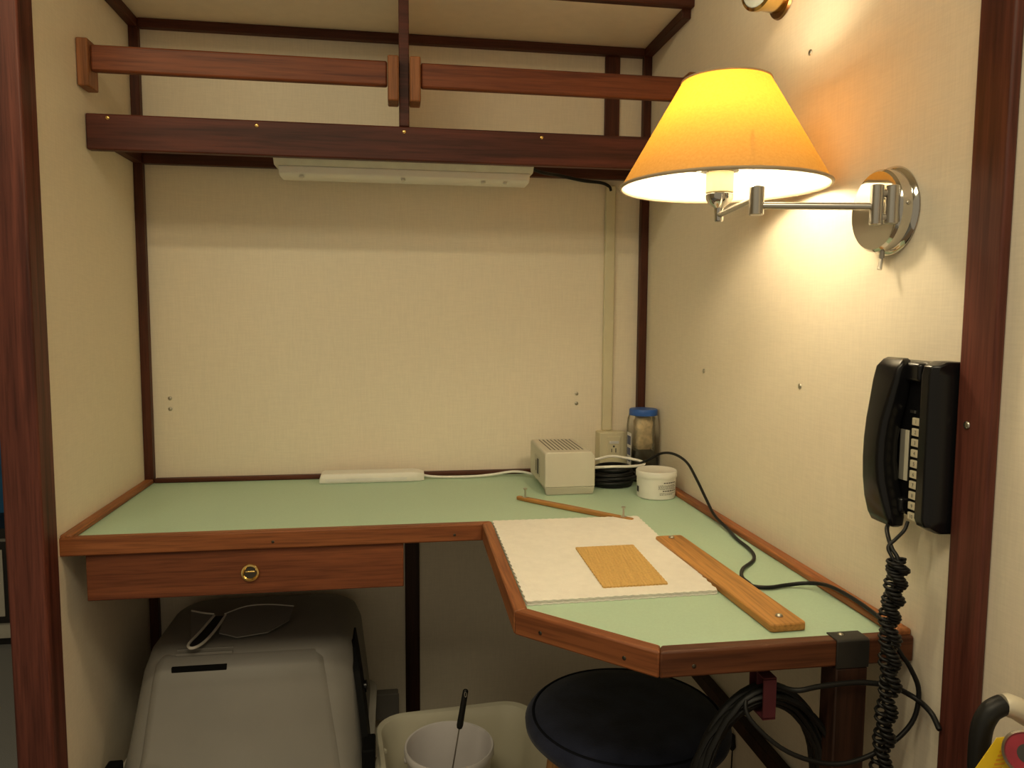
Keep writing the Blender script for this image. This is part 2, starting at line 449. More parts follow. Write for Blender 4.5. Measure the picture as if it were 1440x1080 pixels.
lo = thing('wall_outlet', 'dark low outlet on the back wall behind the litter box', 'outlet', (.572, -.02, -.63))
pbox('outlet_box', M['greyd'], lo, .545, .600, -.03, -.0003, -.63, -.565, bevel=.003)
pbox('cover_plate', M['greyd'], lo, .543, .602, -.034, -.03, -.632, -.563, bevel=.002)

# ------------------------------------------------------------------ desk
dk = thing('desk', 'built-in L-shaped desk with green top and teak edging', 'desk', (.62, -.3, -.115))
YD = -.496; YP = -1.0925; E0, E1 = -.0295, .0044
A, B_, Cn = (.764, YD), (.757, -.940), (.911, YP)
ins = .0205
Ai, Bi, Ci = (.7845, YD+ins), (.7775, -.9315), (.9195, YP+ins)
bm = NB(); prism(bm, [(.0005, -.0005), (.0005, YD+ins), Ai, Bi, Ci, (W-.0005, YP+ins), (W-.0005, -.0005)][::-1], -.022, 0)
finish('desktop', bm, M['green'], dk)
def edge(pts, m):
    bm = NB(); prism(bm, pts, E0, E1); return finish('edge_trim', bm, m, dk, bevel=.003)
e1 = edge([(-.004, YD), A, Ai, (-.004, YD+ins)], M['teak_x'])
e2 = edge([A, B_, Bi, Ai], M['teak_y'])
e3 = edge([B_, Cn, Ci, Bi], M['teak_d'])
e4 = edge([Cn, (W-.0008, YP), (W-.0008, YP+ins), Ci], wood('teak_shaded', (.068, .021, .009), (.16, .055, .022), 'x'))  # darker copy of the teak, shade on the peninsula front put into its colour
for x in (.37, .71): screw((x, YD, -.016), (0, -1, 0), e1, r=.0028, h=.0008, key='dark', m=M['darkmetal'])
for t in (.2, .78):
    p = Vector((*B_, -.016)).lerp(Vector((*Cn, -.016)), t); screw(p, (-.71, -.70, 0), e3, r=.0028, h=.0008, key='dark', m=M['darkmetal'])
screw((.955, YP, -.016), (0, -1, 0), e4, r=.0028, h=.0008, key='dark', m=M['darkmetal'])
bt = .021; hb = .0105
pbox('back_batten', M['mahog_x'], dk, T+.0005, W-T-.0005, -bt, -.0005, 0, hb, bevel=.003)
pbox('side_batten', M['teak_y'], dk, .0005, bt, YD+.002, -bt, 0, hb, bevel=.003)
pbox('side_batten', M['teak_y'], dk, W-bt, W-.0005, YP+.006, -bt, 0, hb+.001, bevel=.003)
# drawer
dr = thing('drawer_anchor', '', '', (.327, -.49, -.115)); bpy.data.objects.remove(dr)
bm = NB(); box(bm, .040, .612, -.489, -.470, -.1165, -.0300); box(bm, .055, .600, -.470, -.08, -.105, -.0300)
dr = finish('drawer', bm, M['drawer'], dk, bevel=.002)
KX, KZ = .327, -.075
bm = NB(); lathe(bm, [(.0110, .0), (.0165, 0), (.0172, .002), (.0160, .0042), (.0130, .0046), (.0112, .0025), (.0110, 0)], (KX, -.489, KZ), (0, -1, 0), 32, False, False)
finish('ring_pull', bm, M['brass'], dr)
bm = NB(); lathe(bm, [(.0112, .0012), (.0085, .0006), (0, .0003)], (KX, -.489, KZ), (0, -1, 0), 24)
finish('pull_recess', bm, M['darkmetal'], dr)
bm = NB(); box(bm, KX-.009, KX+.009, -.4915, -.4895, KZ+.0005, KZ+.0035); finish('pull_bar', bm, M['brass'], dr, bevel=.0008)
# leg, bracket
pbox('leg', M['legm'], dk, 1.1415, 1.1845, -1.0950, -1.060, FL, E0-.0015, bevel=.002)
bm = NB(); poly = [(-1.0960, E0-.001), (-1.0960, .0045), (-1.0930, .0066), (-1.0700, .0066), (-1.0700, .0046), (-1.0922, .0046), (-1.0928, .0030), (-1.0928, E0-.001)]
loft(bm, [[(x, y, z) for y, z in poly] for x in (1.141, 1.185)])
br = finish('bracket', bm, M['strapm'], dk, bevel=.0008, label='black bracket over the desk edge')
screw((1.155, -1.080, .0066), (0, 0, 1), br, r=.0036, h=.002, key='steel')

# ------------------------------------------------------------------ things on the desk
# light bar
lb = thing('light_bar', 'slim white light bar lying against the back batten', 'light bar', (.54, -.055, 0))
bm = NB()
prof = [(-.078, .0005), (-.080, .004), (-.080, .017), (-.076, .023), (-.040, .026), (-.030, .024), (-.028, .0005)]
ls = []
for x, s, yo in ((.416, .55, 0), (.419, .85, 0), (.426, 1, 0), (.640, 1, 0), (.655, .92, .006), (.668, .72, .014)):
    ls.append([(x, max(y, -.080+yo) if y < -.05 else y, .0005+(z-.0005)*s) for y, z in prof])
loft(bm, ls); finish('housing', bm, M['white'], lb, bevel=.001)
bm = NB(); box(bm, .43, .625, -.0808, -.0798, .006, .0125); finish('diffuser', bm, M['labelw'], lb)
bm = NB(); tube(bm, smooth([(.664, -.050, .010), (.69, -.052, .006), (.73, -.055, .0045), (.79, -.056, .0045), (.84, -.052, .007), (.885, -.052, .013), (.915, -.062, .014), (.935, -.078, .012), (.95, -.09, .012)]), .0032, 8)
finish('cord', bm, M['white'], lb)

# beige vented box
vb = thing('power_box', 'beige vented power box with a socket in its left side', 'power box', (1.0, -.17, 0))
X0, X1, Y0, Y1 = .933, 1.050, -.268, -.080
bm = NB(); hexa(bm, [(X0+.004, Y0+.004, .0005), (X1-.004, Y0+.004, .0005), (X1-.004, Y1, .0005), (X0+.022, Y1, .0005)][::1], [(X0, Y0, .018), (X1, Y0, .018), (X1, Y1, .018), (X0, Y1, .018)])
finish('base', bm, M['beigebase'], vb, bevel=.0015)
bm = NB()
sec = [(X0, .018), (X1, .018), (X1, .086), (X1-.008, .100), (X0+.004, .100), (X0, .096)]
loft(bm, [[(x, y, z) for x, z in sec] for y in (Y0, Y1)])
finish('housing', bm, M['beigebox'], vb, bevel=.0025)
for k in range(9):
    x = X0+.018+k*.0095
    bm = NB(); box(bm, x, x+.0028, Y0+.030, Y1-.012, .1000, .1004); finish('vent_slot', bm, M['vent'], vb)
so = pbox('socket', M['beigebase'], vb, X0-.002, X0, -.205, -.150, .030, .078, bevel=.001)
bm = NB(); box(bm, X0-.0026, X0-.0018, -.200, -.182, .036, .072); finish('socket_slot', bm, M['ink'], so)
bm = NB(); box(bm, X0-.0026, X0-.0018, -.171, -.167, .040, .066); finish('socket_slot', bm, M['ink'], so)
bm = NB(); tube(bm, smooth([(1.046, -.16, .060), (1.08, -.165, .062), (1.115, -.172, .070), (1.155, -.185, .066), (1.183, -.202, .061), (1.181, -.217, .056), (1.150, -.222, .054), (1.10, -.218, .0535), (1.065, -.205, .050), (1.047, -.200, .048)]), .0033, 8)
finish('cord', bm, M['white'], vb)

# clear jar with blue lid
jr = thing('storage_jar', 'tall clear plastic jar with blue lid in the right corner', 'jar', (1.211, -.122, 0))
JX, JY = 1.2110, -.122
def rl(s, z, hx=.0355, hy=.033): return [(x, y, z) for x, y in rrect(JX, JY, hx*s, hy*s, .014*s, 5)]
bm = NB(); loft(bm, [rl(.92, .0008), rl(1, .006), rl(1, .136), rl(.95, .154), rl(.88, .162), rl(.88, .166)], True, False)
finish('body', bm, M['clear'], jr)
bm = NB(); lathe(bm, [(.0345, 0), (.0350, .001), (.0350, .013), (.0335, .0155), (0, .0155)], (JX, JY, .1635), seg=36); finish('lid', bm, M['blue'], jr)
bm = NB(); loft(bm, [rl(.84, .003), rl(.90, .008), rl(.86, .05), rl(.66, .075), rl(.30, .082)]); finish('contents', bm, M['darkfill'], jr)
bm = NB(); loft(bm, [rl(.48, .078), rl(.62, .095), rl(.52, .120), rl(.60, .146), rl(.46, .158)]); finish('bag', bm, M['crumple'], jr)
bm = NB(); box(bm, JX-.0365, JX-.0358, JY-.0190, JY+.012, .025, .120); lbl = finish('label', bm, M['labelw'], jr)
for z0, z1 in ((.090, .112), (.064, .082), (.048, .058), (.032, .040)):
    bm = NB(); box(bm, JX-.0370, JX-.0366, JY-.0165, JY+.009, z0, z1); finish('label_print', bm, M['labelb'], lbl)

# coil of black cable behind the box
bm = NB()
for k in range(9):
    torus(bm, (1.118+random.uniform(-.006, .006), -.178+random.uniform(-.005, .005), .0047+.0050*k), .054-.003*abs(k-3)+random.uniform(-.007, .004), .040+random.uniform(-.004, .003), .0040, random.uniform(-.003, .003)*(k > 1))
tag(finish('cable_coil', bm, M['cable'], sm=60), 'coil of thick black cable heaped between vented box and white tub', 'cable coil')

# white tub
tb = thing('lidded_tub', 'small round white tub with black print on the desk corner', 'tub', (1.1835, -.304, 0))
TX, TY = 1.1835, -.304
bm = NB(); lathe(bm, [(.041, .0006), (.0430, .003), (.0440, .047), (.0440, .048)], (TX, TY, 0), seg=48); finish('body', bm, M['white'], tb)
bm = NB(); lathe(bm, [(.0457, .0482), (.0460, .050), (.0460, .0605), (.0445, .0628), (.043, .0622), (0, .0620)], (TX, TY, 0), seg=48); finish('lid', bm, M['white'], tb)
bm = NB()
def tubpt(a, z, r=.0445): return (TX+r*math.sin(a), TY-r*math.cos(a), z)
def arcbar(a0, a1, z0, z1, r=.0443):
    n = max(1, int((a1-a0)/.05)); 
    for i in range(n):
        p, q = a0+(a1-a0)*i/n, a0+(a1-a0)*(i+1)/n
        vs = [bm.verts.new(tubpt(*w)) for w in ((p, z0, r), (q, z0, r), (q, z1, r), (p, z1, r))]; bm.faces.new(vs)
rows = [(.0385, .0022, .05, .85), (.0335, .0011, -.22, .80), (.0308, .0011, -.22, .85), (.0281, .0011, -.22, .72), (.0254, .0011, -.22, .80), (.0205, .0022, .00, .85), (.0160, .0011, -.15, .85), (.0130, .0011, -.15, .62)]
for z, h, a0, a1 in rows:
    a = a0
    while a < a1:
        w = random.uniform(.03, .10) if h < .002 else random.uniform(.07, .13)
        arcbar(a, min(a+w, a1), z, z+h); a += w+.03
finish('printed_text', bm, M['ink'], tb)
bm = NB(); arcbar(-1.62, -1.38, .014, .027); finish('printed_mark', bm, M['ink'], tb)

# white pad and tan square
bm = NB()
def serr(p, q, n, amp, z):
    p, q = Vector(p), Vector(q); d = (q-p); nrm = Vector((d.y, -d.x)).normalized()
    return [p+d*(i/n)+nrm*amp*math.sin(i*PI)*0 + nrm*(amp if i % 2 else -amp*.3) for i in range(n)]
def mat_sheet(bm, c, n, amp, t, z0, wav):
    loop = []
    for a, b in zip(c, c[1:]+c[:1]): loop += serr(a, b, n, amp, 0)
    lo = [(p.x, p.y, z0+abs(wav*math.sin(p.x*19+p.y*7))) for p in loop]; hi = [(x, y, z+t) for x, y, z in lo]
    hexa(bm, lo, hi)
pc = [(.7865, -.486), (.7800, -.914), (1.066, -.908), (1.080, -.488)]
mat_sheet(bm, pc, 44, .0018, .0018, .0004, 0)
mat_sheet(bm, [(x+.001, y+.002) for x, y in pc], 44, .0018, .0018, .0028, 0)
mat_sheet(bm, [(x-.0005, y+.001) for x, y in pc], 44, .0020, .0014, .0052, .0)
tag(finish('foam_pad', bm, M['pad'], sm=50), 'large white scallop-edged foam pad lying on the desk peninsula', 'pad')
bm = NB()
mat_sheet(bm, [(.905, -.683), (.9005, -.878), (1.001, -.876), (1.009, -.681)], 30, .0007, .0022, .0068, .0)
tag(finish('mesh_square', bm, M['tan'], sm=50), 'tan woven square lying on the white foam pad', 'mat')

# wooden strips
ws = thing('wooden_strip', 'wide golden wooden strip held by screws beside the white pad', 'wooden strip', (1.093, -.85, .0))
bm = NB(); c = Vector((1.0945, -.846)); ang = math.radians(92.0)
pl_ = rrect(c.x, c.y, .2035, .0255, .006, 4, ang)
prism(bm, pl_, .0005, .0115)
stp = finish('strip', bm, M['golden_y'], ws, bevel=.002)
def along(t, o=0): return (c.x+math.cos(ang)*t-math.sin(ang)*o, c.y+math.sin(ang)*t+math.cos(ang)*o)
for t in (.188, -.178):
    x, y = along(t); screw((x, y, .0115), (0, 0, 1), ws, r=.0052, h=.0034, key='steel')
w2 = thing('wooden_strip', 'thin round-ended golden wooden strip with two upright screws', 'wooden strip', (.968, -.40, 0))
a, b = Vector((.866, -.292)), Vector((1.063, -.512)); d = (b-a).normalized(); n_ = Vector((-d.y, d.x)); L = (b-a).length
pts = []
for t, hw in ((0, .0040), (.005, .0062), (.03, .0078), (.5*L, .0098), (L-.03, .0078), (L-.005, .0066), (L, .0044)): pts.append((t, hw))
poly = [tuple(a+d*t+n_*w) for t, w in pts] + [tuple(a+d*t-n_*w) for t, w in pts[::-1]]
bm = NB(); prism(bm, poly, .0005, .0085); finish('strip', bm, wood('golden_wood_diag', (.34, .155, .040), (.56, .27, .075), 'x', coat=.05, rot=math.radians(48)), w2, bevel=.002)
for t in (.022, L-.022):
    p = a+d*t
    bm = NB(); lathe(bm, [(.0058, .0085), (.0058, .0094), (.0022, .0100), (.0019, .0100), (.0019, .0250), (.0030, .0258), (.0046, .0265), (.0046, .0284), (.003, .0292), (0, .0293)], (p.x, p.y, 0), seg=14)
    finish('screw', bm, M['steel'], w2)

# long thin black cable on the desk, over the edge and down to the coil
bm = NB()
path = [(1.165, -.205, .052), (1.195, -.222, .070), (1.216, -.245, .088), (1.226, -.300, .096), (1.229, -.37, .090), (1.227, -.431, .066), (1.226, -.49, .034), (1.222, -.54, .016), (1.222, -.60, .0062),
        (1.213, -.66, .0042), (1.207, -.727, .0042), (1.188, -.775, .0042), (1.150, -.815, .0042), (1.131, -.851, .0042), (1.1285, -.880, .0042), (1.1300, -.895, .0042), (1.150, -.902, .0042), (1.180, -.897, .0045), (1.208, -.905, .009), (1.224, -.935, .0155),
        (1.228, -.99, .0170), (1.224, -1.05, .0165), (1.216, -1.085, .0155), (1.211, -1.104, .006), (1.216, -1.113, -.008), (1.227, -1.117, -.025), (1.238, -1.12, -.055), (1.230, -1.12, -.095), (1.191, -1.12, -.126), (1.135, -1.115, -.143), (1.075, -1.105, -.128), (1.035, -1.085, -.095), (1.035, -1.07, -.075), (1.055, -1.062, -.070)]
tube(bm, smooth(path, 6), .0030, 8)
tag(finish('desk_cable', bm, M['cable'], sm=60), 'thin black cable winding across the green desk and over its edge', 'cable')

# ------------------------------------------------------------------ under the desk right: cable bundle on a maroon strap
bm = NB()
tube(bm, [(1.062, -1.060, E0-.0005), (1.062, -1.060, -.040)], .006, 4)
loft(bm, [[(1.062+sx*.008, -1.060+y, z) for sx, y in ((-1, -.0015), (1, -.0015), (1, .0015), (-1, .0015))] for y0, z in ((0, E0-.0005), (0, -.092))])
for yy in (-.0185, .0185): box(bm, 1.0535, 1.0705, -1.060+yy-.0012, -1.060+yy+.0012, -.098, -.046)
box(bm, 1.0535, 1.0705, -1.0797, -1.0403, -.0995, -.0970); box(bm, 1.0535, 1.0705, -1.0797, -1.0403, -.0470, -.0445)
tag(finish('hook_strap', bm, M['maroon'], sm=40), 'maroon webbing strap hanging under the desk edge', 'strap')
bm = NB()
for k in range(22):
    a = random.uniform(0, 2*PI); rr = random.uniform(.002, .013)
    oy = -1.060+rr*math.cos(a)*.95; oz = rr*math.sin(a)
    wx = .100+random.uniform(-.012, .010); hz = .118+random.uniform(-.020, .016); th = random.uniform(-.12, .12)
    pts = []
    for q in range(49):
        t = 2*PI*q/48
        s = math.sin(t/2)**2
        x = wx*math.sin(t)*(.75+.25*s); z = -.074-hz*(1-math.cos(t))+oz*(1-.3*s)
        pts.append((1.066+x*math.cos(th)+random.uniform(-.001, .001), oy+x*math.sin(th)*.5+(.012*math.sin(t+k)*s), z))
    tube(bm, pts, .0046, 6)
tag(finish('cable_bundle', bm, M['cable'], sm=60), 'thick looped bundle of black cable hanging from the maroon strap', 'cable bundle')
bm = NB(); tube(bm, smooth([(1.070, -1.068, -.058), (1.085, -1.10, -.052), (1.115, -1.103, -.0475), (1.167, -1.104, -.0455), (1.205, -1.112, -.049), (1.228, -1.112, -.060), (1.238, -1.124, -.066), (1.236, -1.147, -.069), (1.232, -1.166, -.078)], 8), [.0034]*64+[.0028], 8)
tag(finish('loose_cable', bm, M['cable'], sm=60), 'black cable with a cut end passing behind the coiled phone cord', 'cable')
# small thin cable with an inline plug low on the right wall
bm = NB()
tube(bm, smooth([(1.244, -.575, -.350), (1.244, -.582, -.375), (1.243, -.592, -.395), (1.243, -.598, -.405)]), .0016, 6)
lathe(bm, [(.003, 0), (.007, .004), (.007, .026), (.003, .032)], (1.243, -.598, -.403), (0, -.25, -1), 10)
tube(bm, smooth([(1.243, -.606, -.434), (1.243, -.602, -.50), (1.243, -.590, -.60), (1.243, -.59, FL+.002)]), .0016, 6)
tag(finish('plug_cable', bm, M['cable'], sm=50), 'thin cable with small inline plug low on the right wall', 'cable')

# ------------------------------------------------------------------ lamp on the right wall
lp = thing('wall_lamp', 'lit swing-arm wall lamp with cone shade and chrome round mount', 'lamp', (W, -1.004, .55))
MY, MZ = -1.003, .548
bm = NB(); lathe(bm, [(.0575, .0004), (.0585, .002), (.0575, .005), (.0535, .008), (.0535, .021), (.0505, .0245), (.045, .0255), (0, .0260)], (W, MY, MZ), (-1, 0, 0), 64)
mo = finish('wall_mount', bm, M['chrome'], lp)
screw((W-.014, MY-.0535, MZ+.004), (0, -1, 0), mo, r=.003, h=.0015, key='steel')
bm = NB(); tube(bm, [(W-.014, -1.008, MZ-.052), (W-.0145, -1.008, MZ-.062)], .0035, 10); tube(bm, [(W-.0145, -1.008, MZ-.062), (W-.018, -1.010, MZ-.077)], [.0020, .0032], 10)
finish('toggle_switch', bm, M['nickel'], lp)
H1, H2 = Vector((1.204, -1.044, .549)), Vector((1.218, -1.048, .549)); 
H2 = Vector((1.2165, -1.052, .549)); H1 = Vector((1.199, -1.0465, .549))
K1 = Vector((1.066, -.990, .5585)); SO = Vector((1.079, -.843, .5635))
def cyl(bm, c, r, h, seg=24): lathe(bm, [(r*.85, -h), (r, -h+.001), (r, h-.001), (r*.85, h)], c, seg=seg)
bm = NB(); cyl(bm, H2, .0080, .0240); cyl(bm, H1, .0080, .0250)
for dz in (-.016, .014): tube(bm, [H1+Vector((0, 0, dz)), H2+Vector((0, 0, dz)), Vector((W-.022, MY-.02, .549+dz))], .0050, 12)
finish('hinge', bm, M['nickel'], lp)
bm = NB(); cyl(bm, K1, .0095, .0185)
finish('elbow', bm, M['nickel'], lp)
bm = NB(); d = (K1-H1).normalized(); tube(bm, [H1+d*.004+Vector((0, 0, -.002)), K1-d*.004+Vector((0, 0, -.006))], .0046, 16)
finish('arm', bm, M['nickel'], lp)
bm = NB(); d = (SO-K1).normalized(); tube(bm, [K1+d*.004+Vector((0, 0, .004)), SO+Vector((0, 0, -.004))], .0042, 16)
finish('arm', bm, M['nickel'], lp)
bm = NB(); lathe(bm, [(.0055, -.014), (.0068, -.012), (.0068, .006), (.009, .008), (.016, .013), (.0195, .019), (.0200, .026), (.0185, .028), (0, .028)], SO, seg=32)
sk = finish('socket_cup', bm, M['chrome'], lp)
bm = NB(); lathe(bm, [(.0185, .028), (.0200, .029), (.0200, .058), (.0180, .060), (.012, .062), (.012, .070), (0, .070)], SO, seg=32)
finish('socket', bm, M['cupcream'], lp)
SC = Vector((1.090, -.831, 0)); ZB, ZT, RB, RT = .603, .757, .1535, .0645
bm = NB(); ring = SO+Vector((0, 0, .060))
lathe(bm, [(.0150, 0), (.0275, 0), (.0275, .0015), (.0150, .0015)], ring, seg=32, cap0=False, cap1=False)
for k in range(3):
    a = 2*PI*k/3+.4; q = Vector((SC.x+math.cos(a)*.107, SC.y+math.sin(a)*.107, ZB+.0545))
    tube(bm, [ring+Vector((math.cos(a)*.026, math.sin(a)*.026, .001)), ring+Vector((math.cos(a)*.06, math.sin(a)*.06, .006)), q+Vector((math.cos(a), math.sin(a), 0))*.012], .0011, 6)
finish('shade_ring', bm, M['nickel'], lp)
bm = NB()
loops = [[(SC.x+r*math.cos(t), SC.y+r*math.sin(t), z) for t in (2*PI*k/96 for k in range(96))] for r, z in ((RB+(RT-RB)*i/10, ZB+(ZT-ZB)*i/10) for i in range(11))]
loft(bm, loops, False, False)
shd = finish('lamp_shade', bm, M['shade'], lp)
# recalc on an open cone may face either way: force outward normals
me = shd.data
cen = sum((Vector(v.co) for v in me.vertices), Vector())/len(me.vertices)
if me.polygons[0].normal.dot(me.polygons[0].center-cen) < 0: me.flip_normals()
for r, z, w in ((RB, ZB, .0026), (RT, ZT, .0020)):
    bm = NB(); tube(bm, [(SC.x+r*math.cos(t), SC.y+r*math.sin(t), z) for t in (2*PI*k/72 for k in range(73))], w, 8, False); finish('shade_rim', bm, M['rim'], shd)
BP = Vector((SO.x, SO.y, .690))
bm = NB(); lathe(bm, [(.010, -.040), (.013, -.036), (.016, -.020), (.024, 0), (.026, .012), (.022, .026), (.012, .034), (0, .036)], BP, seg=24)
bl = finish('bulb', bm, M['bulb'], lp)

# brass fitting at the top of the right wall
bf = thing('brass_wall_fitting', 'small round brass wall fitting with glass face at the top edge', 'wall fitting', (W, -.695, .95))
bc = Vector((W, -.688, .952))
bm = NB(); lathe(bm, [(.040, .0004), (.042, .002), (.040, .006), (.034, .008), (0, .008)], bc, (-1, 0, 0), 48); finish('base_plate', bm, M['agedbrass'], bf)
ax = Vector((-1, -.35, -.05)).normalized()
bm = NB(); lathe(bm, [(.030, .006), (.033, .012), (.033, .050), (.036, .052), (.036, .060), (.031, .062)], bc, ax, 48, True, False); finish('body', bm, M['brass'], bf)
bm = NB(); lathe(bm, [(.0315, .0600), (.020, .0630), (0, .0640)], bc, ax, 48); finish('lens', bm, M['lens'], bf)

# ------------------------------------------------------------------ telephone
ph = thing('wall_telephone', 'black wall telephone with handset and a column of numbered keys', 'telephone', (W, -1.10, .155))
ZP0, ZP1 = .158, .357
bm = NB()
# body: floor of the cradle
secy = [(W-.0005, -1.150), (W-.022, -1.150), (W-.027, -1.146), (W-.027, -1.050), (W-.020, -1.043), (W-.0005, -1.043)]
loft(bm, [[(x, y, z) for x, y in secy] for z in (ZP0+.006, ZP1-.002)])
finish('base', bm, M['black'], ph, bevel=.003)
bm = NB()
sec2 = [(W-.0005, -1.1535), (W-.034, -1.1515), (W-.041, -1.146), (W-.042, -1.134), (W-.034, -1.1245), (W-.020, -1.1235), (W-.0005, -1.1235)]
loops = []
for z, s in ((ZP0-.004, .55), (ZP0+.004, .92), (ZP0+.012, 1), (ZP1-.016, 1), (ZP1-.005, .93), (ZP1, .60)):
    loops.append([(W-.0005+(x-W+.0005)*s, y, z) for x, y in sec2])
loft(bm, loops); finish('side_housing', bm, M['black'], ph, bevel=.0015)
# raised cradle blocks top & bottom of the channel
pbox('cradle', M['black'], ph, W-.036, W-.02, -1.122, -1.048, ZP1-.026, ZP1-.003, bevel=.004)
pbox('cradle', M['black'], ph, W-.036, W-.02, -1.100, -1.048, ZP0+.008, ZP0+.028, bevel=.004)
# handset: rounded sections along z
bm = NB(); loops = []
for z, xo, xi, yc, hw in ((.1475, W-.040, W-.030, -1.076, .017), (.1500, W-.045, W-.026, -1.075, .0215), (.160, W-.050, W-.024, -1.074, .0230), (.180, W-.055, W-.024, -1.072, .0230),
                          (.205, W-.058, W-.028, -1.069, .0205), (.230, W-.0595, W-.030, -1.068, .0190), (.255, W-.059, W-.030, -1.068, .0190), (.280, W-.057, W-.028, -1.069, .0200),
                          (.305, W-.054, W-.025, -1.072, .0220), (.330, W-.050, W-.025, -1.074, .0240), (.347, W-.047, W-.027, -1.076, .0235), (.356, W-.040, W-.028, -1.077, .0200), (.3585, W-.036, W-.030, -1.077, .016)):
    hx = (xi-xo)/2; cx = (xi+xo)/2
    loops.append([(x, y, z) for x, y in rrect(cx, yc, hx, hw, min(hx, hw)*.55, 4)])
loft(bm, loops); hs = finish('handset', bm, M['black'], ph, sm=50)
for k, t in enumerate(('1', '2', '3', '4', '5', '6', '7', '8', '9', '10')):
    z = .2825-.01295*k
    ky = pbox('key', M['key'], ph, W-.0305, W-.027, -1.1215, -1.1060, z-.0046, z+.0046, bevel=.0008)
    bm = text_bm(t, .0062, (W-.0306, -1.1135, z), (0, -1, 0), (0, 0, 1)); finish('digit', bm, M['ink'], ky)
cd = pbox('index_card', M['card'], ph, W-.0285, W-.027, -1.0985, -1.0925, .207, .270, bevel=.0003)
pbox('card_window', M['cardg'], ph, W-.0290, W-.0272, -1.0925, -1.0840, .207, .270, bevel=.0003)
pbox('name_plate', M['nickel'], ph, W-.0285, W-.027, -1.108, -1.099, .292, .2955, bevel=.0003)
# curly cord: two strands twisted around each other
bm = NB()
cp = smooth([(1.190, -1.132, .119), (1.190, -1.134, .100), (1.190, -1.129, .072), (1.190, -1.124, .043), (1.191, -1.126, .008), (1.192, -1.128, -.030), (1.191, -1.126, -.075), (1.19, -1.124, -.12), (1.19, -1.122, -.17), (1.19, -1.12, -.24), (1.19, -1.12, -.30)], 10)
def helix(cp, ph0, off, rad, turns, wr):
    pts = []; N = turns*10
    for i in range(N+1):
        t = i/N*(len(cp)-1); k = min(int(t), len(cp)-2); p = cp[k].lerp(cp[k+1], t-k)
        tw = ph0+2*PI*i/N*6.5
        cnt = p+Vector((math.cos(tw)*off, math.sin(tw)*off, 0))
        a = 2*PI*i/10
        pts.append(cnt+Vector((math.cos(a)*rad, math.sin(a)*rad, 0)))
    tube(bm, pts, wr, 6)
helix(cp, 0, .0052, .0064, 64, .0021)
helix(cp, PI, .0058, .0068, 56, .0021)
tube(bm, smooth([(W-.044, -1.090, .150), (1.199, -1.098, .147), (1.193, -1.110, .140), (1.190, -1.122, .130), (1.191, -1.131, .122), (1.190, -1.134, .112)]), .0026, 8)
tube(bm, smooth([(1.212, -1.118, .161), (1.205, -1.122, .152), (1.196, -1.120, .141), (1.187, -1.119, .131), (1.187, -1.127, .121), (1.190, -1.132, .112)]), .0022, 8)
finish('coiled_cord', bm, M['blackm'], ph, sm=80)

# ------------------------------------------------------------------ litter box under the desk
lx = thing('litter_box', 'grey hooded litter box on the floor under the drawer', 'litter box', (.30, -.25, FL))
def hoodloop(x0, x1, y0, y1, r, z, zf=None):
    return [(x, y, z) for x, y in rrect((x0+x1)/2, (y0+y1)/2, (x1-x0)/2, (y1-y0)/2, r, 6)]
bm = NB()
loft(bm, [hoodloop(.055, .528, -.520, -.020, .05, FL+.001), hoodloop(.050, .532, -.530, -.016, .05, FL+.10), hoodloop(.042, .538, -.540, -.012, .05, -.546), hoodloop(.030, .547, -.550, -.004, .05, -.542), hoodloop(.030, .547, -.550, -.004, .05, -.530), hoodloop(.036, .541, -.544, -.008, .05, -.527)])
finish('tray', bm, M['greyl'], lx)
bm = NB()
loft(bm, [hoodloop(.046, .537, -.515, -.012, .055, -.588), hoodloop(.064, .525, -.430, -.020, .060, -.46), hoodloop(.078, .512, -.372, -.028, .065, -.33), hoodloop(.088, .500, -.355, -.036, .07, -.295), hoodloop(.103, .485, -.337, -.055, .07, -.281), hoodloop(.14, .44, -.30, -.09, .07, -.277)])
hd = finish('hood', bm, M['grey'], lx, sm=50)
# raised front panel following the hood's slope
bm = NB()
def yfront(z):
    pts = [(-.588, -.515), (-.46, -.430), (-.33, -.372), (-.295, -.355)]
    for (a, ya), (b, yb) in zip(pts, pts[1:]):
        if z <= b: return ya+(yb-ya)*(z-a)/(b-a)
    return pts[-1][1]
rows_ = []
for z, xa, xb in ((-.585, .088, .502), (-.52, .094, .492), (-.46, .100, .480), (-.40, .104, .468), (-.335, .108, .456), (-.306, .112, .449)):
    rows_.append([(xa, yfront(z)+.004, z), (xa+.012, yfront(z)-.008, z), (xb-.016, yfront(z)-.008, z), (xb, yfront(z)+.004, z), (xb, yfront(z)+.02, z), (xa, yfront(z)+.02, z)])
rows_.append([(.125, yfront(-.295)+.008, -.290), (.135, yfront(-.295)+.004, -.290), (.425, yfront(-.295)+.004, -.290), (.436, yfront(-.295)+.008, -.290), (.436, -.325, -.290), (.125, -.325, -.290)])
loft(bm, rows_); finish('front_panel', bm, M['grey'], lx, bevel=.006, segs=3, sm=50)
bm = NB(); yy = yfront(-.312)-.0095; box(bm, .147, .254, yy, yy+.012, -.3190, -.3045); finish('slot', bm, M['matteblack'], lx, bevel=.001)
for k in range(2): pbox('slot_ridge', M['grey'], lx, .150, .262, -.352+.012*k, -.346+.012*k, -.291+.004*k, -.285+.004*k, bevel=.001)
bm = NB()
loft(bm, [[(x, y, z) for x, y in ((xx-.004, yv), (xx+.009, yv), (xx+.009, yv+.07), (xx-.004, yv+.07))] for xx, yv, z in ((.534, -.440, -.50), (.525, -.405, -.43), (.515, -.370, -.37), (.506, -.335, -.33), (.497, -.30, -.300))])
finish('side_seam', bm, M['matteblack'], lx, label='black seam strip down the right side')
pbox('latch', M['matteblack'], lx, .527, .553, -.470, -.405, -.500, -.455, bevel=.004)
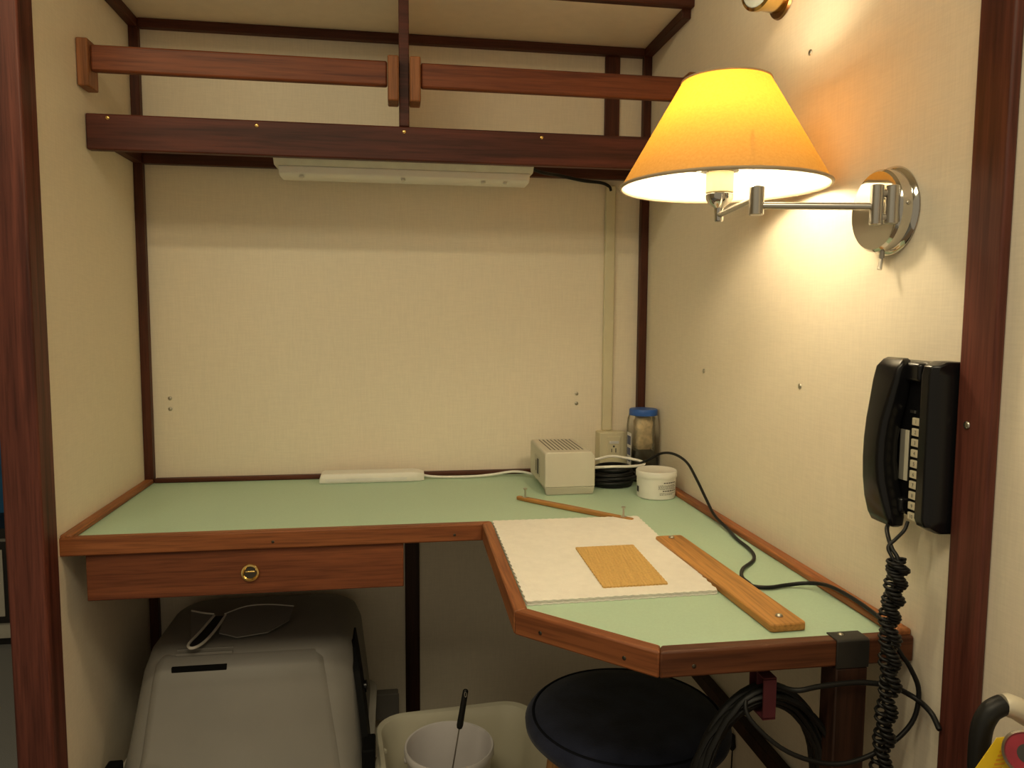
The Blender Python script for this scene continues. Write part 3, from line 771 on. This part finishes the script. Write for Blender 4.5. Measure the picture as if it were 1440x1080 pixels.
pbox('latch', M['matteblack'], lx, .034, .062, -.470, -.405, -.530, -.470, bevel=.004)
bm = NB(); lathe(bm, [(.010, 0), (.013, .004), (.013, .012), (.008, .015)], (.520, -.32, -.395), (1, 0, 0), 16); finish('knob', bm, M['black'], lx)

# scoop on top of the litter box
sp = thing('litter_scoop', 'dark scoop with pale rimmed handle lying on the litter box', 'scoop', (.25, -.25, -.29))
zt = -.2745
hp = [(.176, -.352), (.186, -.371), (.197, -.366), (.210, -.325), (.222, -.232), (.200, -.226), (.188, -.30)]
bm = NB()
hp3 = [(.200, -.232, zt+.020), (.186, -.300, zt+.012), (.176, -.345, zt+.008), (.181, -.366, zt+.008), (.192, -.368, zt+.008), (.204, -.345, zt+.008), (.215, -.300, zt+.012), (.225, -.232, zt+.020)]
tube(bm, smooth(hp3, 6), .0030, 8); finish('handle_rim', bm, M['greyl'], sp, label='pale handle rim')
bm = NB(); loft(bm, [[(a[0], a[1], a[2]-.004), (b[0], b[1], b[2]-.004), (b[0], b[1], b[2]-.001), (a[0], a[1], a[2]-.001)] for a, b in zip(hp3[:4], hp3[:3:-1])]); finish('handle', bm, M['blackm'], sp)
bm = NB()
def panloop(off):
    return [(x, y, z+off) for x, y, z in ((.222, -.232, zt+.020), (.262, -.198, zt+.022), (.310, -.188, zt+.020), (.365, -.190, zt+.014), (.362, -.245, zt+.004), (.325, -.300, zt+.002), (.265, -.318, zt+.002), (.225, -.300, zt+.006))]
loft(bm, [panloop(0), panloop(.0025)]); finish('pan', bm, M['greyd'], sp)
bm = NB(); tube(bm, smooth([(.222, -.232, zt+.023), (.262, -.198, zt+.025), (.310, -.188, zt+.023), (.365, -.190, zt+.017)], 6), .0015, 6)
tube(bm, smooth([(.200, -.230, zt+.023), (.175, -.222, zt+.024), (.145, -.200, zt+.022)], 6), .0020, 6); finish('pan_rim', bm, M['greyl'], sp)
bm = NB(); loft(bm, [[(.200, -.230, zt+.020+o), (.145, -.200, zt+.018+o), (.150, -.235, zt+.002+o), (.172, -.310, zt+.002+o)] for o in (0, .002)]); finish('side_wing', bm, M['greyd'], sp)

# ------------------------------------------------------------------ cream tub, bucket, whisk
ct = thing('storage_tub', 'cream rectangular plastic tub with side handle on the floor', 'tub', (.74, -.46, FL))
RO = math.radians(5)
def tl(hx, hy, r, z, n=6): return [(x, y, z) for x, y in rrect(.742, -.452, hx, hy, r, n, RO)]
bm = NB()
loft(bm, [tl(.140, .165, .05, FL+.001), tl(.150, .175, .055, FL+.008), tl(.166, .195, .06, -.515), tl(.176, .205, .065, -.512), tl(.180, .209, .067, -.502), tl(.177, .206, .066, -.496), tl(.168, .197, .062, -.500), tl(.160, .189, .058, -.520), tl(.145, .170, .05, FL+.012)])
finish('body', bm, M['tub'], ct)
bm = NB()
hx0 = .742-.176
tube(bm, smooth([(hx0+.004, -.38, -.512), (hx0-.006, -.41, -.512), (hx0-.010, -.47, -.512), (hx0-.006, -.53, -.512), (hx0+.010, -.56, -.512)]), .007, 8)
finish('handle', bm, M['tub'], ct)
bm = NB(); hexa(bm, [(.5665, -.415, -.575), (.5665, -.53, -.575), (.5665, -.53, -.530), (.5665, -.415, -.530)], [(.575, -.415, -.575), (.575, -.53, -.575), (.575, -.53, -.530), (.575, -.415, -.530)])
finish('handle_hole', bm, M['ink'], ct)
bk = thing('bucket', 'round white bucket standing inside the cream tub', 'bucket', (.705, -.395, FL+.012))
BX, BY = .706, -.396
bm = NB(); lathe(bm, [(.070, FL+.0135), (.074, FL+.016), (.090, -.515), (.0945, -.513), (.0955, -.503), (.0935, -.498), (.0900, -.499), (.0870, -.510), (.071, FL+.018)], (BX, BY, 0), seg=56)
finish('body', bm, M['bucket'], bk)
bm = NB()
for a0 in (0, PI):
    bm = NB(); lathe(bm, [(.008, 0), (.008, .004), (.005, .006)], (BX+.0895*math.cos(a0), BY+.0895*math.sin(a0), -.525), (math.cos(a0), math.sin(a0), 0), 12)
    finish('handle_ear', bm, M['bucket'], bk)
wk = thing('whisk', 'wire whisk with black handle leaning in the white bucket', 'whisk', (.69, -.46, FL+.02))
p0, p1 = Vector((.738, -.432, -.3615)), Vector((.7235, -.4365, -.4455)); d = (p1-p0).normalized()
bm = NB(); lathe(bm, [(.0035, 0), (.0058, .003), (.0062, .02), (.0066, .055), (.0070, .075), (.0055, .081), (.003, .083)], p0, d, 14); finish('handle', bm, M['blackm'], wk)
bm = NB(); torus(bm, p0+d*.008+Vector((0, -.0058, 0)), .0022, .0050, .0008, 0, 16, (0, -1, .2)); finish('hang_eye', bm, M['steel'], wk)
bm = NB(); q = p0+d*.080; tube(bm, [q, q+d*.09], .0016, 8)
for s in range(4):
    a = PI*s/4; u = Vector((math.cos(a), math.sin(a), 0))
    tube(bm, smooth([q+d*.085-u*.001, q+d*.11-u*.014, q+d*.145-u*.018, q+d*.165, q+d*.145+u*.018, q+d*.11+u*.014, q+d*.085+u*.001], 5), .0008, 6)
finish('wires', bm, M['nickel'], wk)

# ------------------------------------------------------------------ stool
st = thing('stool', 'round stool with navy suede seat and wooden legs under the peninsula', 'stool', (.975, -.77, FL))
SX, SY, SZ = .975, -.770, -.262
bm = NB(); lathe(bm, [(.142, -.024), (.157, -.020), (.1680, -.008), (.1690, .002), (.1620, .0110), (.1575, .0135), (.155, .0115), (.152, .0150), (.120, .0225), (.07, .0250), (0, .0255)], (SX, SY, SZ), seg=72)
finish('seat', bm, M['navy'], st, sm=60)
bm = NB(); tube(bm, [(SX+.1555*math.cos(t), SY+.1555*math.sin(t), SZ+.0135) for t in (2*PI*k/72 for k in range(73))], .0024, 6, False); finish('piping', bm, mat('dark_piping', (.008, .009, .014), .9, spec=.1), st)
pa = []
for k in range(4):
    a = PI/2*k-.06; u = Vector((math.cos(a), math.sin(a), 0))
    bm = NB(); t0 = Vector((SX, SY, SZ-.024))+u*.115; t1 = Vector((SX, SY, FL+.001))+u*.165; tube(bm, [t0, t0.lerp(t1, .5), t1], [.013, .0155, .011], 14)
    finish('leg', bm, M['stoolleg'], st); pa.append(t0.lerp(t1, .62))
for k in range(4):
    bm = NB(); tube(bm, [pa[k], pa[(k+1) % 4]], .0075, 10); finish('stretcher', bm, M['stoolleg'], st)

# ------------------------------------------------------------------ fire extinguisher at lower right
fx = thing('fire_extinguisher', 'extinguisher with black hose, round gauge and yellow tag by the right wall', 'fire extinguisher', (1.175, -1.40, -.52))
EX, EY = 1.178, -1.400
bm = NB(); lathe(bm, [(.050, FL+.001), (.058, FL+.006), (.060, FL+.02), (.060, -.17), (.054, -.145), (.036, -.120), (.018, -.108), (.018, -.095)], (EX, EY, 0), seg=40); finish('cylinder', bm, M['cylinder'], fx)
bm = NB(); lathe(bm, [(.015, -.095), (.015, -.03), (.018, -.028), (.018, .012), (.010, .016)], (EX, EY, 0), seg=24); finish('valve', bm, M['nickel'], fx)
bm = NB(); loft(bm, [[(EX+s*.009, EY+t, z+o) for s, o in ((-1, 0), (1, 0), (1, .006), (-1, .006))] for t, z in ((.012, .014), (-.05, .034), (-.11, .040))]); finish('lever', bm, M['blackm'], fx, bevel=.001)
bm = NB()
hpth = smooth([(1.1665, -1.316, -.28), (1.164, -1.311, -.14), (1.163, -1.308, -.07), (1.163, -1.305, -.025), (1.166, -1.303, .005), (1.173, -1.303, .0205), (1.180, -1.3035, .0260), (1.1875, -1.304, .0290)], 8)
tube(bm, hpth, .0098, 16); finish('hose', bm, M['blackm'], fx)
bm = NB(); tube(bm, [(1.1870, -1.304, .0290), (1.1905, -1.3045, .0290), (1.200, -1.3062, .0255), (1.212, -1.3092, .0175)], [.0100, .0114, .0114, .0112], 16); finish('ferrule', bm, mat('pale_ferrule', (.78, .72, .58), .35, .4), fx)
bm = NB(); tube(bm, smooth([(1.211, -1.3095, .0175), (1.224, -1.322, .006), (1.205, -1.365, -.004), (EX+.012, EY+.008, -.006)]), .0085, 14); finish('hose_fitting', bm, M['blackm'], fx)
gc = Vector((1.1722, -1.3514, .0075)); ga = Vector((-.62, -.70, .42)).normalized()
bm = NB(); lathe(bm, [(.016, -.008), (.0205, -.006), (.0205, .004), (.0185, .0055), (.0175, .004)], gc, ga, 40, True, False); finish('gauge_rim', bm, M['nickel'], fx)
bm = NB(); lathe(bm, [(.0178, .0035), (0, .0036)], gc, ga, 40); gf = finish('gauge_face', bm, M['gauge'], fx)
bm = NB(); lathe(bm, [(.0085, .0038), (0, .0039)], gc, ga, 24); finish('gauge_hub', bm, M['gaugeb'], gf)
bm = NB(); tube(bm, [gc-ga*.008, Vector((EX, EY, -.012))], .006, 10); finish('gauge_stem', bm, M['nickel'], fx)
# tag
q0, q1, q2, q3 = [Vector(p) for p in ((1.1564, -1.332, .0133), (1.1846, -1.3325, .0148), (1.1948, -1.3471, -.0353), (1.1112, -1.3393, -.0353))]
n_q = (q1-q0).cross(q3-q0).normalized(); q2 = q2-n_q*(q2-q0).dot(n_q)
def tg(a, b, o=0):
    n_t = (q1-q0).cross(q3-q0).normalized()
    if n_t.y > 0: n_t = -n_t
    return tuple(q0.lerp(q1, a).lerp(q3.lerp(q2, a), b)+n_t*o)
bm = NB(); tp = [(0, 0), (1, 0), (1, 1), (0, 1)]
hexa(bm, [tg(a, b, 0) for a, b in tp], [tg(a, b, .0006) for a, b in tp]); tgo = finish('inspection_tag', bm, M['yellow'], fx, label='yellow paper tag')
bm = NB()
for i in range(9):
    b = .16+i*.075
    for a0, a1 in ((.30, .30+random.uniform(.12, .22)), (.60, .60+random.uniform(.08, .2))):
        vs = [bm.verts.new(tg(p_, q_, .0012)) for p_, q_ in ((a0, b), (a1, b), (a1, b+.03), (a0, b+.03))]; bm.faces.new(vs)
finish('tag_print', bm, M['orangeink'], tgo)
pbox('wall_bracket', M['blackm'], fx, EX-.02, W-.0005, EY-.065, EY+.065, -.30, -.275)

# ------------------------------------------------------------------ cabin seen past the left post
cb = thing('cabinet', 'white cabinet with black framed doors seen past the left post', 'cabinet', (-.95, .98, FL))
pbox('carcass', M['cabwhite'], cb, -1.25, -.62, .86, 1.15, FL+.03, -.36, bevel=.002)
pbox('plinth', M['blackframe'], cb, -1.25, -.62, .88, 1.15, FL+.0005, FL+.03)
pbox('worktop', M['blackframe'], cb, -1.27, -.60, .84, 1.17, -.36, -.325)
for x0, x1 in ((-1.24, -.94), (-.93, -.715)):
    fr = pbox('door', M['blackframe'], cb, x0, x1, .846, .86, FL+.09, -.375)
    pbox('door_panel', M['cabwhite'], fr, x0+.022, x1-.022, .842, .846, FL+.115, -.40)
bm = NB(); loft(bm, [[(-1.15+.05*i, 1.06+.012*math.sin(i*2.1), z) for i in range(10)]+[(-.70-.05*i, 1.075+.012*math.sin((9-i)*2.1), z) for i in range(10)] for z in (-.3245, .5)])
tag(finish('blue_cloth', bm, M['curtain'], sm=60), 'blue cloth hanging above the white cabinet past the left post', 'cloth')

# ------------------------------------------------------------------ lift everything so that the floor is z = 0
# ------------------------------------------------------------------ lights
def light(name, kind, loc, energy, col, **kw):
    l = bpy.data.lights.new(name, kind); l.energy = energy; l.color = col
    for k, v in kw.items(): setattr(l, k, v)
    o = bpy.data.objects.new(name, l); C.objects.link(o); o.location = loc; return o
ct_ = light('ceiling_tube', 'AREA', (-.105, -1.37, CEIL-.03), 4.9, (1, .87, .56), shape='RECTANGLE', size=.69, size_y=.05)
light('ceiling_fill', 'AREA', (.55, -1.88, CEIL-.01), 10.5, (1, .86, .58), shape='RECTANGLE', size=.8, size_y=.45)  # added soft overhead fill behind the view, not a known fitting
ct_.rotation_euler = (math.radians(32), 0, 0)
wd = bpy.data.worlds.new('world'); bpy.context.scene.world = wd; wd.use_nodes = True
wd.node_tree.nodes['Background'].inputs['Color'].default_value = (1, .84, .58, 1)
wd.node_tree.nodes['Background'].inputs['Strength'].default_value = .33

# ------------------------------------------------------------------ camera
f, yaw, pit, rol = 1071.7361, math.radians(8.76706), math.radians(-5.07065), math.radians(.33325)
fw = Vector((math.sin(yaw)*math.cos(pit), math.cos(yaw)*math.cos(pit), math.sin(pit)))
r = Vector((math.cos(yaw), -math.sin(yaw), 0)); u = r.cross(fw)
r2 = r*math.cos(rol)+u*math.sin(rol); u2 = u*math.cos(rol)-r*math.sin(rol)
cam = bpy.data.cameras.new('camera'); co = bpy.data.objects.new('camera', cam); C.objects.link(co)
mw = Matrix((r2, u2, -fw)).transposed().to_4x4(); mw.translation = Vector((.598, -1.9411, .4067)); co.matrix_world = mw
cam.sensor_width = 36; cam.sensor_fit = 'HORIZONTAL'; cam.lens = f/1440*36; cam.clip_start = .02
sc = bpy.context.scene; sc.camera = co
for o in list(sc.objects):
    if o.parent is None: o.location.z += LIFT
    if '_o' in o: del o['_o']
vs = sc.view_settings; vs.view_transform = 'Standard'; vs.look = 'None'; vs.gamma = 1; vs.use_curve_mapping = False; vs.exposure = 0.0
